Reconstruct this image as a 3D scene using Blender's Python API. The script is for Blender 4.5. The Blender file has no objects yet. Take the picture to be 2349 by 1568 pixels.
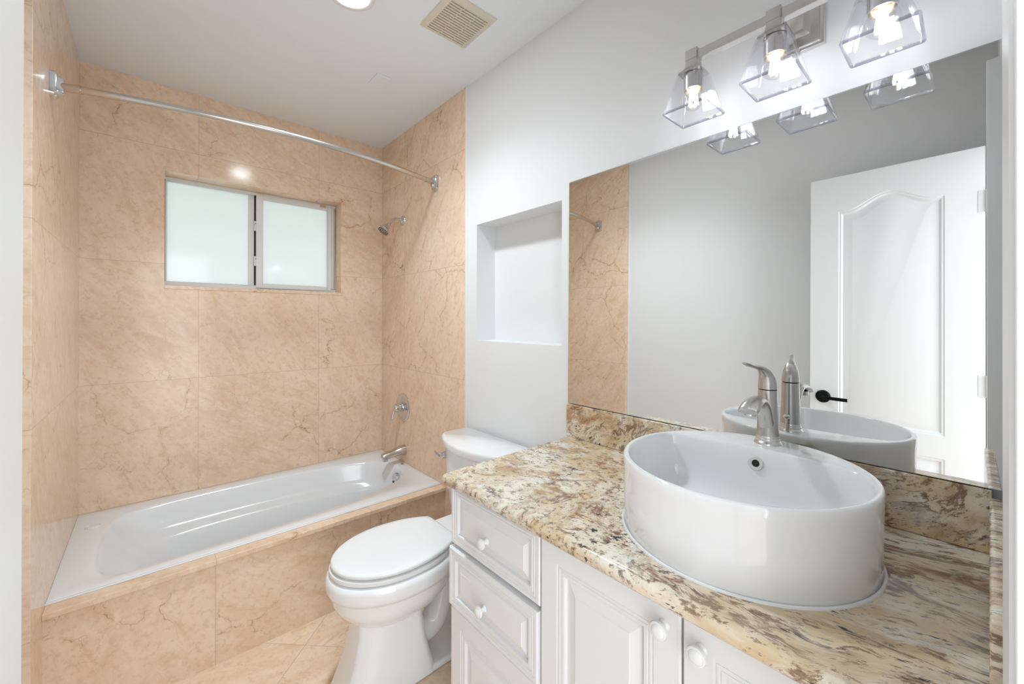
import bpy, bmesh, math, random
from mathutils import Vector, Matrix

S = bpy.context.scene
COL = S.collection
PI = math.pi
random.seed(7)

# ------------------------------------------------------------------ camera
yaw, pitch, roll = math.radians(41.553), math.radians(.1259), math.radians(.0881)
CAM_Z = 1.38
F = Vector((math.sin(yaw), math.cos(yaw), 0)); R = Vector((math.cos(yaw), -math.sin(yaw), 0)); U = Vector((0, 0, 1))
F2 = F * math.cos(pitch) + U * math.sin(pitch); U2 = U * math.cos(pitch) - F * math.sin(pitch)
R3 = R * math.cos(roll) + U2 * math.sin(roll); U3 = U2 * math.cos(roll) - R * math.sin(roll)
cam = bpy.data.cameras.new('camera')
cam.sensor_fit = 'HORIZONTAL'; cam.sensor_width = 36
cam.lens = 36 * 932.59 / 2349
cam.shift_y = -(784 - 730.89) / 2349
cam.clip_start = .01
co = bpy.data.objects.new('camera', cam); COL.objects.link(co)
M = Matrix.Identity(4)
for i, v in enumerate((R3, U3, -F2)):
    for k in range(3): M[k][i] = v[k]
M[2][3] = CAM_Z
co.matrix_world = M
S.camera = co

# ------------------------------------------------------------------ world, exposure, big lights
S.view_settings.view_transform = 'Standard'
S.view_settings.look = 'None'
S.view_settings.gamma = 1
S.view_settings.use_curve_mapping = False
S.view_settings.exposure = 1.16
S.cycles.transparent_max_bounces = 14
S.cycles.max_bounces = 8
S.cycles.sample_clamp_indirect = 6
S.cycles.adaptive_threshold = .06
W = bpy.data.worlds.new('daylight'); S.world = W; W.use_nodes = True
bg = W.node_tree.nodes['Background']
bg.inputs[0].default_value = (.93, .99, 1.0, 1); bg.inputs[1].default_value = 1.05

BULB_STRENGTH = 26.0
RECESS_STRENGTH = 52.0
RECESS_BEAM = 39.0
HALL_FILL_POWER = 30.0
MIRROR_YAW, MIRROR_TILT = .58, -.4
# added area light in the unseen hall, fills the room through the doorway
hl = bpy.data.lights.new('hall_fill', 'AREA'); hl.shape = 'RECTANGLE'; hl.size = 2.3; hl.size_y = 2.4
hl.energy = HALL_FILL_POWER; hl.color = (.89, .955, 1)
ho = bpy.data.objects.new('hall_fill', hl); COL.objects.link(ho); ho.location = (.1, -1.36, 1.3); ho.rotation_euler = (math.radians(90), 0, 0)

# ------------------------------------------------------------------ helpers
def nt(name):
    m = bpy.data.materials.new(name); m.use_nodes = True
    t = m.node_tree; b = t.nodes['Principled BSDF']
    return m, t, b
def plain(name, col, rough=.5, metal=0, coat=0, spec=.5, bump=0, bscale=200):
    m, t, b = nt(name)
    b.inputs['Base Color'].default_value = (*col, 1); b.inputs['Roughness'].default_value = rough
    b.inputs['Metallic'].default_value = metal; b.inputs['Coat Weight'].default_value = coat
    b.inputs['Coat Roughness'].default_value = .04; b.inputs['Specular IOR Level'].default_value = spec
    if bump:
        tc = t.nodes.new('ShaderNodeTexCoord'); n = t.nodes.new('ShaderNodeTexNoise'); bp = t.nodes.new('ShaderNodeBump')
        n.inputs['Scale'].default_value = bscale; n.inputs['Detail'].default_value = 3
        bp.inputs['Strength'].default_value = bump; bp.inputs['Distance'].default_value = .002
        t.links.new(tc.outputs['Object'], n.inputs['Vector']); t.links.new(n.outputs['Fac'], bp.inputs['Height'])
        t.links.new(bp.outputs['Normal'], b.inputs['Normal'])
    return m
class G:
    """tiny node-graph writer"""
    def __init__(s, t): s.t = t
    def n(s, typ, **kw):
        x = s.t.nodes.new(typ)
        for k, v in kw.items(): setattr(x, k, v)
        return x
    def put(s, sock, v):
        if hasattr(v, 'is_linked') or isinstance(v, bpy.types.NodeSocket): s.t.links.new(v, sock)
        else: sock.default_value = v
    def m(s, op, a, b=0., c=None, clamp=False):
        x = s.n('ShaderNodeMath', operation=op, use_clamp=clamp)
        s.put(x.inputs[0], a); s.put(x.inputs[1], b)
        if c is not None: s.put(x.inputs[2], c)
        return x.outputs[0]
    def vm(s, op, a, b=(0, 0, 0)):
        x = s.n('ShaderNodeVectorMath', operation=op); s.put(x.inputs[0], a)
        if op == 'SCALE': s.put(x.inputs['Scale'], b)
        else: s.put(x.inputs[1], b)
        return x.outputs[0]
    def comb(s, a, b, c):
        x = s.n('ShaderNodeCombineXYZ'); s.put(x.inputs[0], a); s.put(x.inputs[1], b); s.put(x.inputs[2], c); return x.outputs[0]
    def noise(s, v, sc, det=4, rough=.55, dist=0, col=False):
        x = s.n('ShaderNodeTexNoise'); s.put(x.inputs['Vector'], v); x.inputs['Scale'].default_value = sc
        x.inputs['Detail'].default_value = det; x.inputs['Roughness'].default_value = rough; x.inputs['Distortion'].default_value = dist
        return x.outputs['Color'] if col else x.outputs['Fac']
    def edge(s, v, sc):
        x = s.n('ShaderNodeTexVoronoi', feature='DISTANCE_TO_EDGE'); s.put(x.inputs['Vector'], v); x.inputs['Scale'].default_value = sc
        return x.outputs['Distance']
    def step(s, v, lo, hi, a=0., b=1.):
        x = s.n('ShaderNodeMapRange', interpolation_type='SMOOTHSTEP'); s.put(x.inputs['Value'], v)
        x.inputs['From Min'].default_value = lo; x.inputs['From Max'].default_value = hi
        x.inputs['To Min'].default_value = a; x.inputs['To Max'].default_value = b
        return x.outputs['Result']
    def mix(s, f, a, b):
        x = s.n('ShaderNodeMix', data_type='RGBA'); s.put(x.inputs['Factor'], f)
        s.put(x.inputs['A'] if False else x.inputs[6], a if not isinstance(a, tuple) else (*a, 1) if len(a) == 3 else a)
        s.put(x.inputs[7], b if not isinstance(b, tuple) else (*b, 1) if len(b) == 3 else b)
        return x.outputs[2]

def marble(name, axes, u0, v0, w, h, seed, rot45=False, rough=.15, tone=0.0, stretch=1.0, gap=.0013):
    m, t, b = nt(name); g = G(t)
    tc = g.n('ShaderNodeTexCoord'); sp = g.n('ShaderNodeSeparateXYZ'); t.links.new(tc.outputs['Object'], sp.inputs[0])
    ax = {'x': sp.outputs[0], 'y': sp.outputs[1], 'z': sp.outputs[2]}
    a, c = ax[axes[0]], ax[axes[1]]; third = ax[[k for k in 'xyz' if k not in axes][0]]
    if rot45:
        r2 = math.sqrt(.5)
        a, c = g.m('MULTIPLY', g.m('ADD', a, c), r2), g.m('MULTIPLY', g.m('SUBTRACT', c, a), r2)
    uu = g.m('DIVIDE', g.m('SUBTRACT', a, u0), w); vv = g.m('DIVIDE', g.m('SUBTRACT', c, v0), h)
    cu, cv = g.m('FLOOR', uu), g.m('FLOOR', vv); fu, fv = g.m('FRACT', uu), g.m('FRACT', vv)
    wn = g.n('ShaderNodeTexWhiteNoise', noise_dimensions='3D'); t.links.new(g.comb(cu, cv, seed), wn.inputs['Vector'])
    rc, rv = wn.outputs['Color'], wn.outputs['Value']
    p = g.vm('ADD', g.comb(a, c, third), g.vm('SCALE', rc, 23.0))
    # gentle per tile rotation of the pattern
    vr = g.n('ShaderNodeVectorRotate', rotation_type='AXIS_ANGLE'); vr.inputs['Axis'].default_value = (0, 0, 1)
    t.links.new(p, vr.inputs['Vector']); t.links.new(g.m('MULTIPLY_ADD', rv, 1.2, .2), vr.inputs['Angle'])
    q = vr.outputs[0]
    qs = g.vm('MULTIPLY', q, (1.0, 2.6 * stretch, 1.0))
    n1 = g.noise(qs, 2.6, 4, .6, .6)
    n2 = g.noise(qs, 9, 5, .72, .3)
    n3 = g.noise(q, 42, 4, .7)
    base = g.mix(g.step(n1, .36, .66), (.86, .655, .485), (.79, .565, .40))
    base = g.mix(g.m('MULTIPLY', g.step(n2, .44, .66), .75), base, (.88, .725, .58))
    base = g.mix(g.m('MULTIPLY', g.step(rv, .0, 1.), .35), base, (.87, .65, .51))
    # warm golden clouds
    gold = g.m('MULTIPLY', g.step(g.noise(qs, 4.3, 4, .66, 1.2), .53, .70), .62)
    base = g.mix(gold, base, (.71, .48, .275))
    base = g.mix(g.m('MULTIPLY', g.step(n3, .50, .66), .45), base, (.64, .46, .32))
    base = g.mix(g.m('MULTIPLY', g.step(n3, .30, .42, 1, 0), .35), base, (.90, .765, .63))
    # veins: warped cell borders, only in patches
    wa = g.noise(q, 3.0, 3, .6, col=True); wb = g.noise(q, 17, 3, .6, col=True)
    qw = g.vm('ADD', q, g.vm('ADD', g.vm('SCALE', wa, .26), g.vm('SCALE', wb, .055)))
    e1 = g.edge(qw, 3.1); e2 = g.edge(qw, 9.0)
    pm = g.step(g.noise(q, 2.4, 3), .48, .62); pm2 = g.step(g.noise(g.vm('ADD', q, (5.2, 1.3, 0)), 3.4, 3), .555, .66)
    breakup = g.step(g.noise(q, 26, 3), .36, .56)
    v1 = g.m('MULTIPLY', g.step(e1, .001, .0065, 1, 0), g.m('MULTIPLY', pm, g.m('MULTIPLY_ADD', breakup, .75, .2)))
    v2 = g.m('MULTIPLY', g.step(e2, .001, .012, 1, 0), g.m('MULTIPLY', pm2, g.m('MULTIPLY_ADD', breakup, .8, .05)))
    stain = g.m('MULTIPLY', g.step(e1, .0, .05, .32, 0), g.m('MULTIPLY', pm, breakup))
    base = g.mix(stain, base, (.56, .33, .14))
    base = g.mix(g.m('MULTIPLY', v1, .80), base, (.29, .155, .065))
    base = g.mix(g.m('MULTIPLY', v2, .62), base, (.35, .20, .10))
    if tone: base = g.mix(tone, base, (.62, .46, .33))
    # joints
    du = g.m('MULTIPLY', g.m('MINIMUM', fu, g.m('SUBTRACT', 1., fu)), w); dv = g.m('MULTIPLY', g.m('MINIMUM', fv, g.m('SUBTRACT', 1., fv)), h)
    j = g.step(g.m('MINIMUM', du, dv), gap * .5, gap * 1.3, 1, 0)
    base = g.mix(g.m('MULTIPLY', j, .7), base, (.47, .37, .29))
    t.links.new(base, b.inputs['Base Color'])
    b.inputs['Roughness'].default_value = rough
    b.inputs['Specular IOR Level'].default_value = .38
    return m

def granite(name, splash=False):
    m, t, b = nt(name); g = G(t)
    tc = g.n('ShaderNodeTexCoord'); o = tc.outputs['Object']
    sp = g.n('ShaderNodeSeparateXYZ'); t.links.new(o, sp.inputs[0])
    wob = g.vm('ADD', o, g.vm('SCALE', g.noise(o, 5, 3, col=True), .09))
    vr = g.n('ShaderNodeVectorRotate', rotation_type='AXIS_ANGLE'); vr.inputs['Axis'].default_value = (0, 0, 1)
    vr.inputs['Angle'].default_value = math.radians(-14); t.links.new(wob, vr.inputs['Vector'])
    r = vr.outputs[0]
    st = g.vm('MULTIPLY', r, (1.0, .26, 1.0))           # flow along the slab
    right = g.step(sp.outputs[1], .30, .75, 1, 0)        # straighter grain toward one end of the slab
    pm = g.n('ShaderNodeMix', data_type='VECTOR'); t.links.new(right, pm.inputs['Factor'])
    t.links.new(g.vm('MULTIPLY', r, (1., .62, 1.)), pm.inputs[4]); t.links.new(st, pm.inputs[5]); q = pm.outputs[1]
    if splash:
        v2 = g.n('ShaderNodeVectorRotate', rotation_type='AXIS_ANGLE'); v2.inputs['Axis'].default_value = (1, 0, 0)
        v2.inputs['Angle'].default_value = math.radians(28); t.links.new(wob, v2.inputs['Vector'])
        q = g.vm('MULTIPLY', v2.outputs[0], (1., .55, 1.15))
    n1 = g.noise(q, 9, 5, .6, .8)
    base = g.mix(g.step(n1, .36, .62), (.85, .765, .635), (.69, .53, .33))
    base = g.mix(g.m('MULTIPLY', g.step(g.noise(q, 14, 5, .65, .5), .47, .66), .8), base, (.88, .84, .775))
    base = g.mix(g.m('MULTIPLY', g.step(g.noise(g.vm('ADD', q, (4, 4, 1)), 30, 6, .72), .50, .64), .55), base, (.52, .40, .28))
    # ochre drifts
    oc = g.m('MULTIPLY', g.step(g.noise(g.vm('ADD', q, (3.1, 0, 2)), 6.0, 6, .66, 1.0), .50, .65), g.step(g.noise(q, 45, 4, .7), .32, .52))
    base = g.mix(g.m('MULTIPLY', oc, .80), base, (.42, .21, .075))
    # burgundy threads
    bv = g.noise(g.vm('ADD', q, (9.1, 4, 0)), 5.0, 7, .66, 1.2)
    band = g.m('SUBTRACT', 1., g.step(g.m('ABSOLUTE', g.m('SUBTRACT', bv, .5)), .002, .024))
    band = g.m('MULTIPLY', band, g.step(g.noise(q, 10, 4), .44, .57))
    base = g.mix(g.m('MULTIPLY', band, .80), base, (.17, .065, .045))
    bl = g.m('MULTIPLY', g.step(g.noise(g.vm('ADD', q, (1.7, 8, 3)), 24, 6, .70, .4), .565, .64), g.step(g.noise(g.vm('ADD', q, (6, 8, 3)), 7, 3), .42, .58))
    base = g.mix(g.m('MULTIPLY', bl, .85), base, (.15, .07, .05))
    gr = g.step(g.noise(q, 62, 6, .74), .54, .605)
    base = g.mix(g.m('MULTIPLY', gr, .80), base, (.20, .11, .06))
    gr2 = g.step(g.noise(g.vm('ADD', q, (2, 6, 9)), 120, 4, .7), .585, .65)
    base = g.mix(g.m('MULTIPLY', gr2, .65), base, (.13, .085, .06))
    bk = g.m('MULTIPLY', g.step(g.noise(g.vm('ADD', q, (7, 2, 5)), 46, 5, .66), .59, .635), g.step(g.noise(o, 7, 2), .42, .54))
    base = g.mix(g.m('MULTIPLY', bk, .95), base, (.025, .03, .035))
    t.links.new(base, b.inputs['Base Color'])
    b.inputs['Roughness'].default_value = .13
    b.inputs['Specular IOR Level'].default_value = .5
    return m

def clear_glass(name, tint=(1, 1, 1), refl=.9, ior=1.5, haze=0):
    m, t, b = nt(name); t.nodes.remove(b); g = G(t)
    out = t.nodes['Material Output']
    tr = g.n('ShaderNodeBsdfTransparent'); tr.inputs[0].default_value = (*tint, 1)
    gl = g.n('ShaderNodeBsdfGlossy'); gl.inputs['Roughness'].default_value = .02; gl.inputs[0].default_value = (refl, refl, refl, 1)
    lw = g.n('ShaderNodeLayerWeight'); lw.inputs['Blend'].default_value = .5
    f0 = ((ior - 1) / (ior + 1)) ** 2
    fr = g.m('MULTIPLY_ADD', g.m('POWER', lw.outputs['Facing'], 4.2), .85 - f0, f0)
    mx = g.n('ShaderNodeMixShader'); t.links.new(fr, mx.inputs[0]); t.links.new(tr.outputs[0], mx.inputs[1]); t.links.new(gl.outputs[0], mx.inputs[2])
    last = mx.outputs[0]
    if haze:
        df = g.n('ShaderNodeBsdfDiffuse'); df.inputs[0].default_value = (.9, .9, .93, 1)
        m2 = g.n('ShaderNodeMixShader'); m2.inputs[0].default_value = haze; t.links.new(last, m2.inputs[1]); t.links.new(df.outputs[0], m2.inputs[2]); last = m2.outputs[0]
    t.links.new(last, out.inputs[0])
    return m
def emitter(name, col, strength):
    m, t, b = nt(name); b.inputs['Base Color'].default_value = (*col, 1)
    b.inputs['Emission Color'].default_value = (*col, 1); b.inputs['Emission Strength'].default_value = strength
    return m
def frosted(name):
    m, t, b = nt(name); t.nodes.remove(b); g = G(t); out = t.nodes['Material Output']
    tl = g.n('ShaderNodeBsdfTranslucent'); tl.inputs[0].default_value = (.935, .962, .96, 1)
    gl = g.n('ShaderNodeBsdfGlossy'); gl.inputs['Roughness'].default_value = .09
    fr = g.n('ShaderNodeFresnel'); fr.inputs['IOR'].default_value = 1.45
    mx = g.n('ShaderNodeMixShader'); t.links.new(fr.outputs[0], mx.inputs[0]); t.links.new(tl.outputs[0], mx.inputs[1]); t.links.new(gl.outputs[0], mx.inputs[2])
    t.links.new(mx.outputs[0], out.inputs[0]); return m

MT = {}
MT['paint'] = plain('white_wall_paint', (.82, .82, .822), .55, bump=.03, bscale=160)
MT['ceil'] = plain('ceiling_paint', (.87, .90, .935), .7, bump=.03, bscale=120)
MT['trim'] = plain('gloss_trim_paint', (.81, .81, .815), .32)
MT['cab'] = plain('cabinet_paint', (.84, .843, .852), .36)
MT['door'] = plain('door_paint', (.85, .85, .853), .38)
MT['porcelain'] = plain('white_porcelain', (.89, .893, .90), .09, coat=.6)
MT['tub'] = plain('tub_acrylic', (.85, .865, .885), .13, coat=.4)
MT['plastic'] = plain('white_plastic', (.84, .845, .85), .22)
MT['chrome'] = plain('chrome', (.66, .665, .68), .07, 1)
MT['worn_chrome'] = plain('worn_chrome', (.60, .56, .52), .24, 1, bump=.05, bscale=60)
MT['nickel'] = plain('brushed_nickel', (.56, .545, .53), .27, 1)
MT['nickel_light'] = plain('satin_nickel', (.70, .69, .675), .24, 1)
MT['black'] = plain('matte_black_metal', (.016, .018, .02), .35, 1, spec=.5)
MT['dark'] = plain('dark_void', (.015, .015, .015), .7)
MT['beige'] = plain('aged_beige_plastic', (.74, .66, .53), .4)
MT['mirror'] = plain('silvered_mirror', (.90, .915, .91), .0, 1)
MT['mirror_edge'] = plain('mirror_glass_edge', (.34, .45, .42), .15)
MT['alu'] = plain('painted_aluminium', (.80, .80, .79), .45)
MT['caulk'] = plain('white_caulk', (.82, .82, .82), .5)
MT['gasket'] = plain('pale_rubber', (.70, .68, .64), .5)
MT['stain'] = plain('tape_residue', (.62, .40, .20), .6)
MT['void_grille'] = plain('grille_shadow', (.07, .045, .03), .8)
MT['glass'] = clear_glass('clear_shade_glass', (.955, .955, .967), .95, 1.62)
MT['glass_rim'] = clear_glass('shade_glass_edge', (.66, .66, .71), .95, 1.7, .05)
MT['bulb_glass'] = clear_glass('bulb_glass', (.96, .96, .965), .95, 1.6)
MT['filament'] = emitter('led_filament', (.94, .975, 1.0), BULB_STRENGTH)
MT['bulb_base'] = plain('warm_bulb_base', (.85, .68, .42), .35)
MT['recess'] = emitter('recessed_lens', (.84, .945, 1.0), RECESS_STRENGTH)
MT['frost'] = frosted('frosted_pane')
MT['granite'] = granite('cream_brown_granite')
MT['granite_splash'] = granite('cream_brown_granite_upright', True)
MT['m_back'] = marble('marble_back_wall', 'xz', .1954, 1.055, .6312, .6217, 1.0)
MT['m_left'] = marble('marble_left_wall', 'yz', 2.435, 1.055, .6312, .6217, 2.0)
MT['m_right'] = marble('marble_right_wall', 'yz', 2.50, 1.055, .72, .6217, 3.0)
MT['m_apron'] = marble('marble_apron', 'xz', .194, -.05, .6312, .62, 4.0, stretch=.8)
MT['m_deck'] = marble('marble_ledge', 'xy', .1954, 1.7, .6312, .62, 5.0)
MT['m_sill'] = marble('marble_sill', 'xz', .2, 1.2, .6312, .62, 6.0)
MT['m_floor'] = marble('marble_floor', 'xy', 1.6706, .9769, .4572, .4572, 7.0, rot45=True, rough=.2, gap=.0018)
MT['grass'] = plain('patio_outside', (.42, .45, .38), .9, bump=.6, bscale=30)
MT['eave_white'] = plain('added_eave_white', (.75, .77, .74), .7)
MT['hall'] = plain('hall_paint', (.78, .78, .78), .6)

def bm_new(): return bmesh.new()
def box(bm, x0, x1, y0, y1, z0, z1):
    v = [bm.verts.new((x, y, z)) for x in (x0, x1) for y in (y0, y1) for z in (z0, z1)]
    for f in ((0, 1, 3, 2), (4, 6, 7, 5), (0, 4, 5, 1), (2, 3, 7, 6), (0, 2, 6, 4), (1, 5, 7, 3)):
        bm.faces.new([v[i] for i in f])
    return v
def loft(bm, rings, cap0=True, cap1=True, closed=True):
    rs = [[bm.verts.new(p) for p in r] for r in rings]
    for a, b in zip(rs, rs[1:]):
        n = len(a)
        for i in range(n if closed else n - 1):
            k = (i + 1) % n
            try: bm.faces.new((a[i], a[k], b[k], b[i]))
            except ValueError: pass
    if cap0: bm.faces.new(list(reversed(rs[0])))
    if cap1: bm.faces.new(rs[-1])
    return rs
def ring(c, u, v, ru, rv, n=24):
    return [tuple(Vector(c) + Vector(u) * ru * math.cos(2 * PI * i / n) + Vector(v) * rv * math.sin(2 * PI * i / n)) for i in range(n)]
def axes_for(d):
    d = Vector(d).normalized(); h = Vector((0, 0, 1)) if abs(d.z) < .95 else Vector((1, 0, 0))
    u = d.cross(h).normalized(); v = u.cross(d).normalized(); return u, v
def lathe(bm, base, d, prof, n=32, cap0=True, cap1=True):
    """prof: (radius, distance along d)"""
    u, v = axes_for(d); d = Vector(d).normalized(); base = Vector(base)
    loft(bm, [ring(base + d * h, u, v, max(r, 1e-4), max(r, 1e-4), n) for r, h in prof], cap0, cap1)
def tube(bm, pts, rad, n=14, flat=None, up=None):
    pts = [Vector(p) for p in pts]; rings = []
    for i, p in enumerate(pts):
        d = (pts[min(i + 1, len(pts) - 1)] - pts[max(i - 1, 0)]).normalized()
        if up is not None:
            u = Vector(up); u = (u - d * u.dot(d)).normalized(); v = d.cross(u).normalized()
        else: u, v = axes_for(d)
        r = rad[i] if isinstance(rad, (list, tuple)) else rad
        rv = flat[i] if isinstance(flat, (list, tuple)) else (r if flat is None else flat)
        rings.append(ring(p, u, v, r, rv, n))
    loft(bm, rings)
def spline(pts, n=8):
    P = [Vector(p) for p in pts]; out = []
    for i in range(len(P) - 1):
        a, b, c, d = P[max(i - 1, 0)], P[i], P[i + 1], P[min(i + 2, len(P) - 1)]
        for k in range(n):
            t = k / n
            out.append(.5 * ((2 * b) + (c - a) * t + (2 * a - 5 * b + 4 * c - d) * t * t + (3 * b - a - 3 * c + d) * t ** 3))
    out.append(P[-1]); return out
def closed_spline(pts, n=6):
    P = [Vector(p) for p in pts]; N = len(P); out = []
    for i in range(N):
        a, b, c, d = P[i - 1], P[i], P[(i + 1) % N], P[(i + 2) % N]
        for k in range(n):
            t = k / n
            out.append(.5 * ((2 * b) + (c - a) * t + (2 * a - 5 * b + 4 * c - d) * t * t + (3 * b - a - 3 * c + d) * t ** 3))
    return out
def obj(name, bm, mat, parent=None, bevel=0, seg=2, smooth=35, sub=0):
    bmesh.ops.remove_doubles(bm, verts=bm.verts, dist=1e-6)
    bmesh.ops.recalc_face_normals(bm, faces=bm.faces)
    me = bpy.data.meshes.new(name); bm.to_mesh(me); bm.free()
    for mt in (mat if isinstance(mat, list) else [mat]): me.materials.append(mt)
    o = bpy.data.objects.new(name, me); COL.objects.link(o)
    if smooth:
        me.polygons.foreach_set('use_smooth', [True] * len(me.polygons))
        me.set_sharp_from_angle(angle=math.radians(smooth))
    if bevel:
        b = o.modifiers.new('bevel', 'BEVEL'); b.width = bevel; b.segments = seg; b.limit_method = 'ANGLE'; b.angle_limit = math.radians(40)
        b.harden_normals = False
        w = o.modifiers.new('wn', 'WEIGHTED_NORMAL'); w.keep_sharp = False
    if sub:
        s = o.modifiers.new('sub', 'SUBSURF'); s.levels = sub; s.render_levels = sub
    if parent is not None:
        o.parent = parent
        o.matrix_parent_inverse = ABS(parent).inverted()
    return o
def ABS(o):
    m = o.matrix_basis.copy()
    while o.parent is not None:
        m = o.parent.matrix_basis @ o.matrix_parent_inverse @ m if o.parent.parent is None else o.parent.matrix_basis @ m
        o = o.parent
    return m
def tag(o, label=None, cat=None, group=None, kind=None):
    if label: o['label'] = label
    if cat: o['category'] = cat
    if group: o['group'] = group
    if kind: o['kind'] = kind
    return o
def thing(name, loc, label, cat, group=None, kind=None):
    o = bpy.data.objects.new(name, None); COL.objects.link(o); o.location = loc; o.empty_display_size = .05
    return tag(o, label, cat, group, kind)
def struct(name, bm, mat, label, cat, **kw):
    return tag(obj(name, bm, mat, **kw), label, cat, kind='structure')

# ------------------------------------------------------------------ room dimensions
XL, XR, YB, ZC = -.2635, 1.2605, 2.8583, 2.6306
XLP, XRP = -.2875, 1.2685            # painted wall faces
YLE, YRE = 1.8275, 1.803             # ends of the tiled alcove sides
YW = -.05                            # doorway wall face
ZT = .432                            # tub rim

# floor, ceiling
bm = bm_new(); box(bm, -1.2, 1.5, -1.5, YB + .14, -.1, 0)
struct('floor', bm, MT['m_floor'], 'beige marble floor tiles laid on the diagonal', 'floor')
bm = bm_new(); box(bm, -1.2, 1.5, -1.5, YB + .14, ZC, ZC + .1)
struct('ceiling', bm, MT['ceil'], 'flat pale grey painted ceiling', 'ceiling')
# back wall with the window opening
WX0, WX1, WZ0, WZ1 = .0508, .9688, 1.5434, 2.1755
bm = bm_new()
for a in ((-.5, WX0, 0, ZC), (WX1, 1.5, 0, ZC), (WX0, WX1, 0, WZ0), (WX0, WX1, WZ1, ZC)):
    box(bm, a[0], a[1], YB, YB + .14, a[2], a[3])
struct('wall_back', bm, MT['m_back'], 'beige marble tiled wall behind the bathtub, window set in it', 'wall')
bm = bm_new(); box(bm, XL - .14, XL, YLE, YB, 0, ZC)
struct('wall_alcove_left', bm, MT['m_left'], 'beige marble tiled wall at the left end of the bathtub', 'wall', bevel=.0015)
bm = bm_new(); box(bm, XR, XR + .14, YRE, YB, 0, ZC)
struct('wall_alcove_right', bm, MT['m_right'], 'beige marble tiled wall carrying the shower head and tub spout', 'wall', bevel=.0015)
bm = bm_new(); box(bm, XLP - .11, XLP, YW - .12, YLE, 0, ZC)
struct('wall_left', bm, MT['paint'], 'white painted wall at the far left beside the tiles', 'wall')
# right painted wall with recessed niche
NY0, NY1, NZ0, NZ1 = 1.121, 1.709, 1.272, 1.8745
ND = 1.391
bm = bm_new()
for a in ((YW - .12, NY0, 0, ZC), (NY1, YRE, 0, ZC), (NY0, NY1, 0, NZ0), (NY0, NY1, NZ1, ZC)):
    box(bm, XRP, XRP + .16, a[0], a[1], a[2], a[3])
box(bm, ND, XRP + .16, NY0, NY1, NZ0, NZ1)
struct('wall_right', bm, MT['paint'], 'white painted wall with a recessed niche above the toilet', 'wall')
bm = bm_new(); box(bm, XR - .001, XRP + .002, YRE - .017, YRE, 0, ZC)
struct('trim_1', bm, MT['caulk'], 'narrow white edge strip where the right tiles meet the painted wall', 'trim', bevel=.002)
bm = bm_new(); box(bm, XLP - .002, XLP + .0045, YLE - .012, YLE, 0, ZC)
struct('trim_2', bm, MT['caulk'], 'narrow white caulk strip at the left tile edge', 'trim', bevel=.002)
# wall with the doorway (the camera stands in it)
DX0, DX1, DZ = -.09, .50, 2.125
bm = bm_new()
for a in ((-1.2, DX0 - .02, 0, ZC), (DX1 + .02, 1.5, 0, ZC), (DX0 - .02, DX1 + .02, DZ + .02, ZC)):
    box(bm, a[0], a[1], YW - .11, YW, a[2], a[3])
struct('wall_front', bm, MT['paint'], 'white painted wall around the bathroom doorway', 'wall')
bm = bm_new()
box(bm, DX1, DX1 + .02, YW - .11, YW + .0275, 0, DZ); box(bm, DX0 - .02, DX0, YW - .11, YW + .005, 0, DZ)
box(bm, DX0 - .02, DX1 + .02, YW - .11, YW + .005, DZ, DZ + .02)
struct('trim_3', bm, MT['trim'], 'white door jamb lining the doorway, close at the right picture edge', 'trim', bevel=.002)
bm = bm_new()
loft(bm, [[(DX1 + .004, YW, z), (DX1 + .004, YW + .026, z), (DX1 + .008, YW + .030, z), (DX1 + .02, YW + .0305, z), (DX1 + .05, YW + .0312, z), (DX1 + .06, YW + .0315, z), (DX1 + .066, YW + .029, z), (DX1 + .068, YW, z)] for z in (0, DZ + .07)])
struct('trim_4', bm, MT['trim'], 'white door casing at the right picture edge before the countertop', 'trim')
bm = bm_new()
box(bm, DX0 - .085, DX0 - .005, YW, YW + .012, 0, DZ + .07); box(bm, DX0 - .085, DX1 + .004, YW, YW + .012, DZ + .005, DZ + .07)
struct('trim_5', bm, MT['trim'], 'white door casing on the hinge side, seen in the mirror', 'trim', bevel=.003)
# hall behind the doorway
bm = bm_new()
box(bm, -1.2, 1.5, -1.5, -1.4, 0, ZC); box(bm, -1.2, -1.1, -1.4, YW - .11, 0, ZC); box(bm, 1.4, 1.5, -1.4, YW - .11, 0, ZC)
struct('wall_hall', bm, MT['hall'], 'white hallway walls beyond the doorway', 'wall')
# outside the window
bm = bm_new(); box(bm, -3, 4, YB + .16, YB + 7, -.4, -.3)
struct('ground_outside', bm, MT['grass'], 'pale ground outside the frosted window', 'ground')
bm = bm_new(); box(bm, -1.5, 2.6, YB + .15, YB + .75, 2.42, 2.50)  # unseen slab added outside so the upper window panes get less light
struct('added_eave', bm, MT['eave_white'], 'unseen white eave added to darken the top of the frosted window', 'roof')

# ------------------------------------------------------------------ window
win = thing('window_1', (.51, 2.99, 1.56), 'small sliding window with two frosted panes above the bathtub', 'window', kind='structure')
FY = 2.972
bm = bm_new()
box(bm, .0508, .9688, FY, FY + .045, 1.556, 1.592); box(bm, .0508, .9688, FY, FY + .045, 2.158, 2.1755)
box(bm, .0508, .062, FY, FY + .045, 1.592, 2.158); box(bm, .940, .9688, FY, FY + .045, 1.592, 2.158)
obj('window_frame', bm, MT['alu'], win, bevel=.002)
bm = bm_new()   # left, outer sash
box(bm, .452, .482, FY + .020, FY + .040, 1.592, 2.158)
obj('sash', bm, MT['alu'], win, bevel=.002)
bm = bm_new(); box(bm, .06, .455, FY + .027, FY + .033, 1.590, 2.159)
obj('pane', bm, MT['frost'], win)
bm = bm_new(); box(bm, .4825, .4885, FY + .012, FY + .03, 1.592, 2.158)
obj('track_gap', bm, MT['dark'], win)
bm = bm_new()   # right, inner sash
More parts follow.
